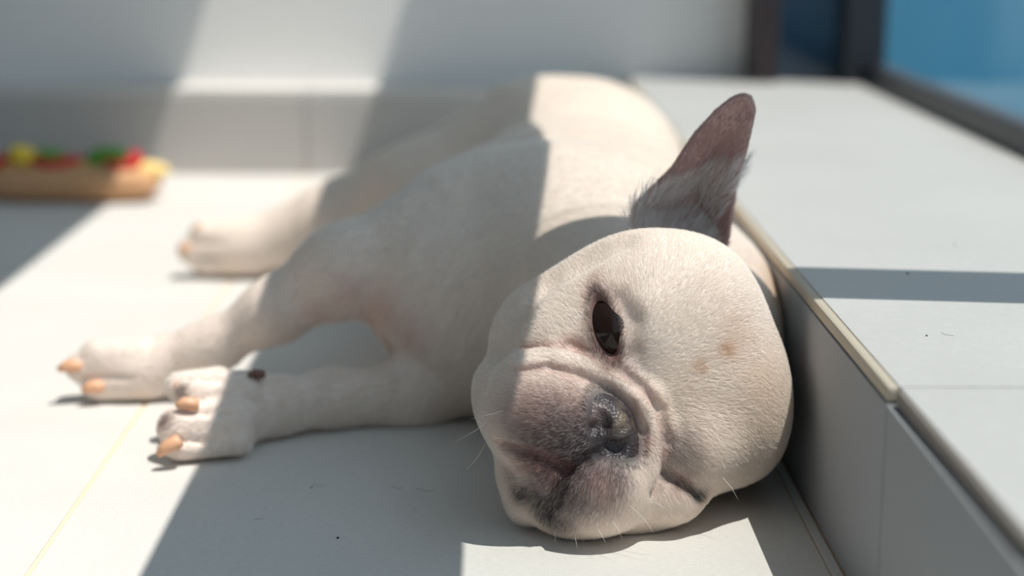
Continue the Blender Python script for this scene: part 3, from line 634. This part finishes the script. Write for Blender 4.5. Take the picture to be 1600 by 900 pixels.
L.new(tcn.outputs['Object'], vm2.inputs[0])
mr2 = N.new('ShaderNodeMapRange'); mr2.inputs[1].default_value = .010; mr2.inputs[2].default_value = .003; mr2.inputs[3].default_value = 0; mr2.inputs[4].default_value = .8
L.new(vm2.outputs['Value'], mr2.inputs[0])
cx = N.new('ShaderNodeMix'); cx.data_type = 'RGBA'
cx.inputs[6].default_value = (.045, .037, .042, 1); cx.inputs[7].default_value = (.26, .20, .14, 1)
L.new(mm.outputs[0], cx.inputs[0])
cy = N.new('ShaderNodeMix'); cy.data_type = 'RGBA'; cy.inputs[7].default_value = (.21, .15, .145, 1)
L.new(mr2.outputs[0], cy.inputs[0]); L.new(cx.outputs[2], cy.inputs[6])
L.new(cy.outputs[2], N['Principled BSDF'].inputs['Base Color'])
bp = N.new('ShaderNodeBump'); bp.inputs['Strength'].default_value = .7; bp.inputs['Distance'].default_value = .0008
L.new(n1.outputs['Distance'], bp.inputs['Height']); L.new(bp.outputs[0], N['Principled BSDF'].inputs['Normal'])
nose = link('nose', quad_mesh('nose', *submesh(isn)), M_nose, dog)
nose['label'] = 'dark wrinkled nose leather with two nostrils'

# the open eye
ec, er, ex, ey, en, es = FEAT['eye']
bm = bmesh.new()
bmesh.ops.create_uvsphere(bm, u_segments=32, v_segments=20, radius=er)
for f in bm.faces: f.smooth = True
eme = bpy.data.meshes.new('eye'); bm.to_mesh(eme); bm.free()
M_eye = new_mat('dark_eye', (.016, .008, .006), .09, .28)
eye = link('eye', eme, M_eye, dog)
eye.matrix_world = Matrix(((*[ex[i]*1.22 for i in range(1)], ey[0], en[0], ec[0]), (ex[1]*1.22, ey[1], en[1], ec[1]), (ex[2]*1.22, ey[2], en[2], ec[2]), (0, 0, 0, 1)))
eye['label'] = 'open dark brown eye'

# claws
M_claw = new_mat('claw_horn', (.72, .40, .24), .4, .45)
M_claw2 = new_mat('dark_claw_horn', (.16, .075, .06), .4, .45)
for i, (a, b, r) in enumerate(FEAT['claws']):
    a, b = Vector(a), Vector(b); mid = a.lerp(b, .55) + Vector((0, 0, r*.25))
    cl = tube('claw', [a - (b - a)*.25, a, mid, b], [r*.6, r*.8, r*.7, r*.3], M_claw2 if i in (2,) else M_claw, dog, 10)
    if i == 2: cl['label'] = 'dark brown dewclaw'
# ---- short coat
def make_fur():
    Fl = np.array(FEAT['flow'])
    area = .5*np.linalg.norm(fn, axis=1)
    cen = V[Q].mean(1); nf = nV[Q].mean(1)
    o, b, a, n = [np.array(EAR[k]) for k in 'oban']
    def zones(P):
        q = P - o; pa = q @ a
        head = np.clip((1.16 - P[:, 1])/.06, 0, 1)*(P[:, 0] > -.03)
        return head, pa
    head, pa = zones(cen)
    dens = (.40 + 2.1*head)*1e6
    dens[(cen[:, 0] < -.05) & (cen[:, 1] < 1.32)] = .45e6
    dens[cen[:, 1] > 1.45] *= .55
    dens[nf[:, 2] < -.75] *= .15
    cnt = rng.poisson(area*dens)
    fi = np.repeat(np.arange(len(Q)), cnt)
    u = rng.random((len(fi), 2))
    A, B, C, D = [V[Q[fi, m]] for m in range(4)]
    u0, u1 = u[:, :1], u[:, 1:]
    P = A*(1-u0)*(1-u1) + B*u0*(1-u1) + C*u0*u1 + D*(1-u0)*u1
    An, Bn, Cn, Dn = [nV[Q[fi, m]] for m in range(4)]
    N = An*(1-u0)*(1-u1) + Bn*u0*(1-u1) + Cn*u0*u1 + Dn*(1-u0)*u1
    N /= np.linalg.norm(N, axis=1)[:, None] + 1e-9
    # keep the eye and the nose bare
    ec, er, ex, ey, en, es = [np.array(q) for q in FEAT['eye']]
    q = P - es
    ok = (np.sqrt((q @ ex/.0185)**2 + (q @ ey/.0062)**2) > 1.12) | (np.abs(q @ en) > .02)
    qn = ((P - nc) @ HR.T)/(nr*1.10)
    ok &= (qn**2).sum(1) > 1.15
    P, N = P[ok], N[ok]
    head, pa = zones(P)
    W_ = np.zeros((len(P), 3)); ws = np.zeros(len(P))
    for f in Fl:
        w = 1/(((P - f[:3])**2).sum(1) + 1e-4)**2.2
        W_ += w[:, None]*f[3:6]; ws += w
    W_ /= ws[:, None]
    # the ear's coat points to the tip, its base tufts fan out
    q = P - o; pb, pa, pn = q @ b, q @ a, q @ n
    onear = (pa > -.022) & (pa < .12) & (np.abs(pb) < .045) & (np.abs(pn + .02) < .05) & (((N @ n) > 0) | (pa > .03)) & (P[:, 1] > 1.02)
    W_[onear] = a + b*(pb[onear]/.03*.6)[:, None]
    T = W_ - N*(W_*N).sum(1)[:, None]
    T /= np.linalg.norm(T, axis=1)[:, None] + 1e-9
    S = np.cross(N, T)
    T = T + S*rng.normal(0, .13, (len(P), 1)); T /= np.linalg.norm(T, axis=1)[:, None]
    muz = np.exp(-(((P - nc)**2).sum(1))/.055**2)
    ln = (.0085 - .0038*head)*(1 - .45*muz*head)
    paw = (P[:, 0] < -.15)
    ln[paw] = .0045
    tuft = onear & (rng.random(len(P)) < np.clip((.060 - pa)/.030, 0, .26)*(pa + .9*pb < .034)*(pb > -.022 - .2*np.clip(-pa, 0, 1) + .10*np.clip(pa - .02, 0, 1)))
    ln[onear] = .0042
    ln[onear & (pa > .06)] = .003
    ln[tuft] = .016*(.6 + .4*rng.random(tuft.sum()))
    ln *= rng.uniform(.8, 1.15, len(P))
    lift = np.where(tuft, .45, .17) + rng.normal(0, .07, len(P))
    lift = np.clip(lift, .08, .9)[:, None]
    L3 = ln[:, None]
    p0 = P - N*.0004
    p1 = P + (T*.33 + N*lift*.34)*L3
    p2 = P + (T*.70 + N*lift*.55)*L3
    p3 = P + (T*1.02 + N*lift*.58)*L3
    for p in (p1, p2, p3): p[:, 2] = np.maximum(p[:, 2], .0006)
    near = head
    r0 = (.00018 - .000115*near)
    base = coat_fur(P, N)
    lum = base.mean(1)[:, None]
    up = np.clip((lum - .25)/.4, 0, 1)
    hot = 1 - (1 - base)**(1 + .95*up)
    col = hot*rng.uniform(.90, 1.05, (len(P), 1))
    pale = np.array([.93, .88, .81])
    dark = 1 - np.clip(base.mean(1)/.68, 0, 1)
    pick = (rng.random(len(P)) < .26)*np.clip(dark*1.3, 0, 1)
    col = col*(1 - .62*pick[:, None]) + pale*.62*pick[:, None]
    tc = tuft[:, None]
    col = np.where(tc, np.array([.96, .93, .91])*rng.uniform(.75, 1.08, (len(P), 1)), col)
    col = np.clip(col, 0.01, .96)
    nC = len(P)
    hc = bpy.data.hair_curves.new('fur')
    hc.add_curves([4]*nC)
    pos = np.stack([p0, p1, p2, p3], 1).reshape(-1, 3)
    hc.position_data.foreach_set('vector', pos.astype(np.float32).ravel())
    ra = hc.attributes.get('radius') or hc.attributes.new('radius', 'FLOAT', 'POINT')
    rad = (r0[:, None]*np.array([1.0, .9, .62, .12])[None]).astype(np.float32)
    rad[tuft] *= 1.7
    ra.data.foreach_set('value', rad.ravel())
    at = hc.attributes.new('coat', 'FLOAT_COLOR', 'CURVE')
    at.data.foreach_set('color', np.concatenate([col, np.ones((nC, 1))], 1).astype(np.float32).ravel())
    m = bpy.data.materials.new('coat_hair'); m.use_nodes = True
    nt = m.node_tree; nt.nodes.clear()
    out = nt.nodes.new('ShaderNodeOutputMaterial')
    att = nt.nodes.new('ShaderNodeAttribute'); att.attribute_name = 'coat'
    df = nt.nodes.new('ShaderNodeBsdfDiffuse'); tr = nt.nodes.new('ShaderNodeBsdfTranslucent')
    mx = nt.nodes.new('ShaderNodeMixShader'); mx.inputs[0].default_value = .45
    nt.links.new(att.outputs['Color'], df.inputs[0]); nt.links.new(att.outputs['Color'], tr.inputs[0])
    nt.links.new(df.outputs[0], mx.inputs[1]); nt.links.new(tr.outputs[0], mx.inputs[2])
    nt.links.new(mx.outputs[0], out.inputs[0])
    fo = link('fur', hc, m, dog)
    fo['kind'] = 'stuff'
    print('HAIRS', nC)

def coat_fur(P, N):
    global nrm_of
    old = nrm_of
    nrm_of = lambda _: N
    c = coat(P, True)
    nrm_of = old
    return c
make_fur()
# whiskers
M_whisker = new_mat('whisker_white', (.85, .82, .78), .4, .4)
for a, m, b in FEAT['whiskers']:
    tube('whisker', [a, m, b], [.00016, .00012, .00005], M_whisker, dog, 5)

# ---- hot dog toy by the back step
def blob_mesh(bm, c, r, rot=0.0, tilt=0.0, wob=0.0, seg=20):
    s = bmesh.ops.create_uvsphere(bm, u_segments=seg, v_segments=max(8, seg//2), radius=1.0)
    M = Matrix.Rotation(rot, 3, 'Z') @ Matrix.Rotation(tilt, 3, 'Y')
    for v in s['verts']:
        k = 1 + wob*math.sin(v.co.x*7 + c[0]*90)*math.cos(v.co.y*6 + v.co.z*5)
        v.co = M @ Vector((v.co.x*r[0]*k, v.co.y*r[1]*k, v.co.z*r[2]*k)) + Vector(c)
    for f in bm.faces: f.smooth = True
def blobs(name, items, mat, parent):
    bm = bmesh.new()
    for it in items: blob_mesh(bm, *it)
    me = bpy.data.meshes.new(name); bm.to_mesh(me); bm.free()
    return link(name, me, mat, parent)
toy = empty('hot_dog_toy', (-.522, 2.155, 0), 'hot dog toy with red, green and yellow toppings on the tiles beside the back step', 'toy')
M_bun = new_mat('toy_bun', (.60, .34, .18), .7, .2)
M_saus = new_mat('toy_sausage', (.92, .68, .25), .55, .3)
M_red = new_mat('toy_ketchup', (.55, .015, .02), .5, .3)
M_green = new_mat('toy_lettuce', (.12, .36, .06), .6, .2)
M_yel = new_mat('toy_mustard', (.85, .62, .06), .5, .3)
def curve_tube(name, xs, fy, fz, fr, mat, seg=14):
    return tube(name, [(x, fy(x), fz(x)) for x in xs], [fr(x) for x in xs], mat, toy, seg)
lin = lambda a, b, n: [a + (b - a)*i/(n - 1) for i in range(n)]
arc = lambda x: .10*x*x
rend = lambda L, r: (lambda x: r*max(.05, 1 - (abs(x)/L)**4)**.5)
curve_tube('bun', lin(-.112, .106, 23), lambda x: -.020, lambda x: .0225 + .55*arc(x), rend(.114, .0225), M_bun)
curve_tube('bun', lin(-.112, .106, 23), lambda x: .022, lambda x: .0235 + .55*arc(x), rend(.114, .0235), M_bun)
curve_tube('sausage', lin(-.122, .122, 25), lambda x: .001, lambda x: .036 + .9*arc(x), rend(.1235, .0155), M_saus)
tube('ketchup', [(x, -.010 + .012*math.sin(x*70), .0525 + .5*arc(x) - .006*abs(math.sin(x*70))) for x in lin(-.10, .085, 40)], [.0065]*40, M_red, toy, 8)
blobs('lettuce', [((-.030, .004, .054), (.022, .016, .010), .3, .1, .22), ((.042, .0, .054), (.026, .018, .0125), -.2, -.15, .22), ((.058, -.008, .050), (.014, .010, .010), .1, .2, .25)], M_green, toy)
blobs('mustard', [((-.060, -.006, .055), (.021, .014, .0125), .2, .25, .15), ((-.068, .0, .060), (.010, .010, .010), 0, 0, .1)], M_yel, toy)
for it in [((-.100, -.012, .040), (.014, .010, .011), 0, -.4, .1), ((-.112, -.010, .028), (.010, .012, .012), 0, 0, .1), ((.080, -.006, .054), (.010, .010, .009), 0, .3, .1)]:
    blobs('tomato', [it], M_red, toy)

# ---- dust and shed hairs
M_dirt = new_mat('dirt', (.05, .04, .035), .9, .1)
bm = bmesh.new()
for x, y, z, r in FEAT['specks']:
    blob_mesh(bm, (x, y, z + r*.35), (r, r*.8, r*.45), x*20, 0, .2, 8)
me = bpy.data.meshes.new('debris'); bm.to_mesh(me); bm.free()
deb = link('debris', me, M_dirt)
tag(deb, 'tiny dark specks and shed hairs scattered over the pale tiles', 'debris', kind='stuff')
for pl in FEAT['strands']:
    tube('shed_hair', [(p[0], p[1], p[2] + .0003) for p in pl], [.00009]*len(pl), M_dirt, deb, 4)
print('DOGVERTS', len(V))
# ================================================================== END
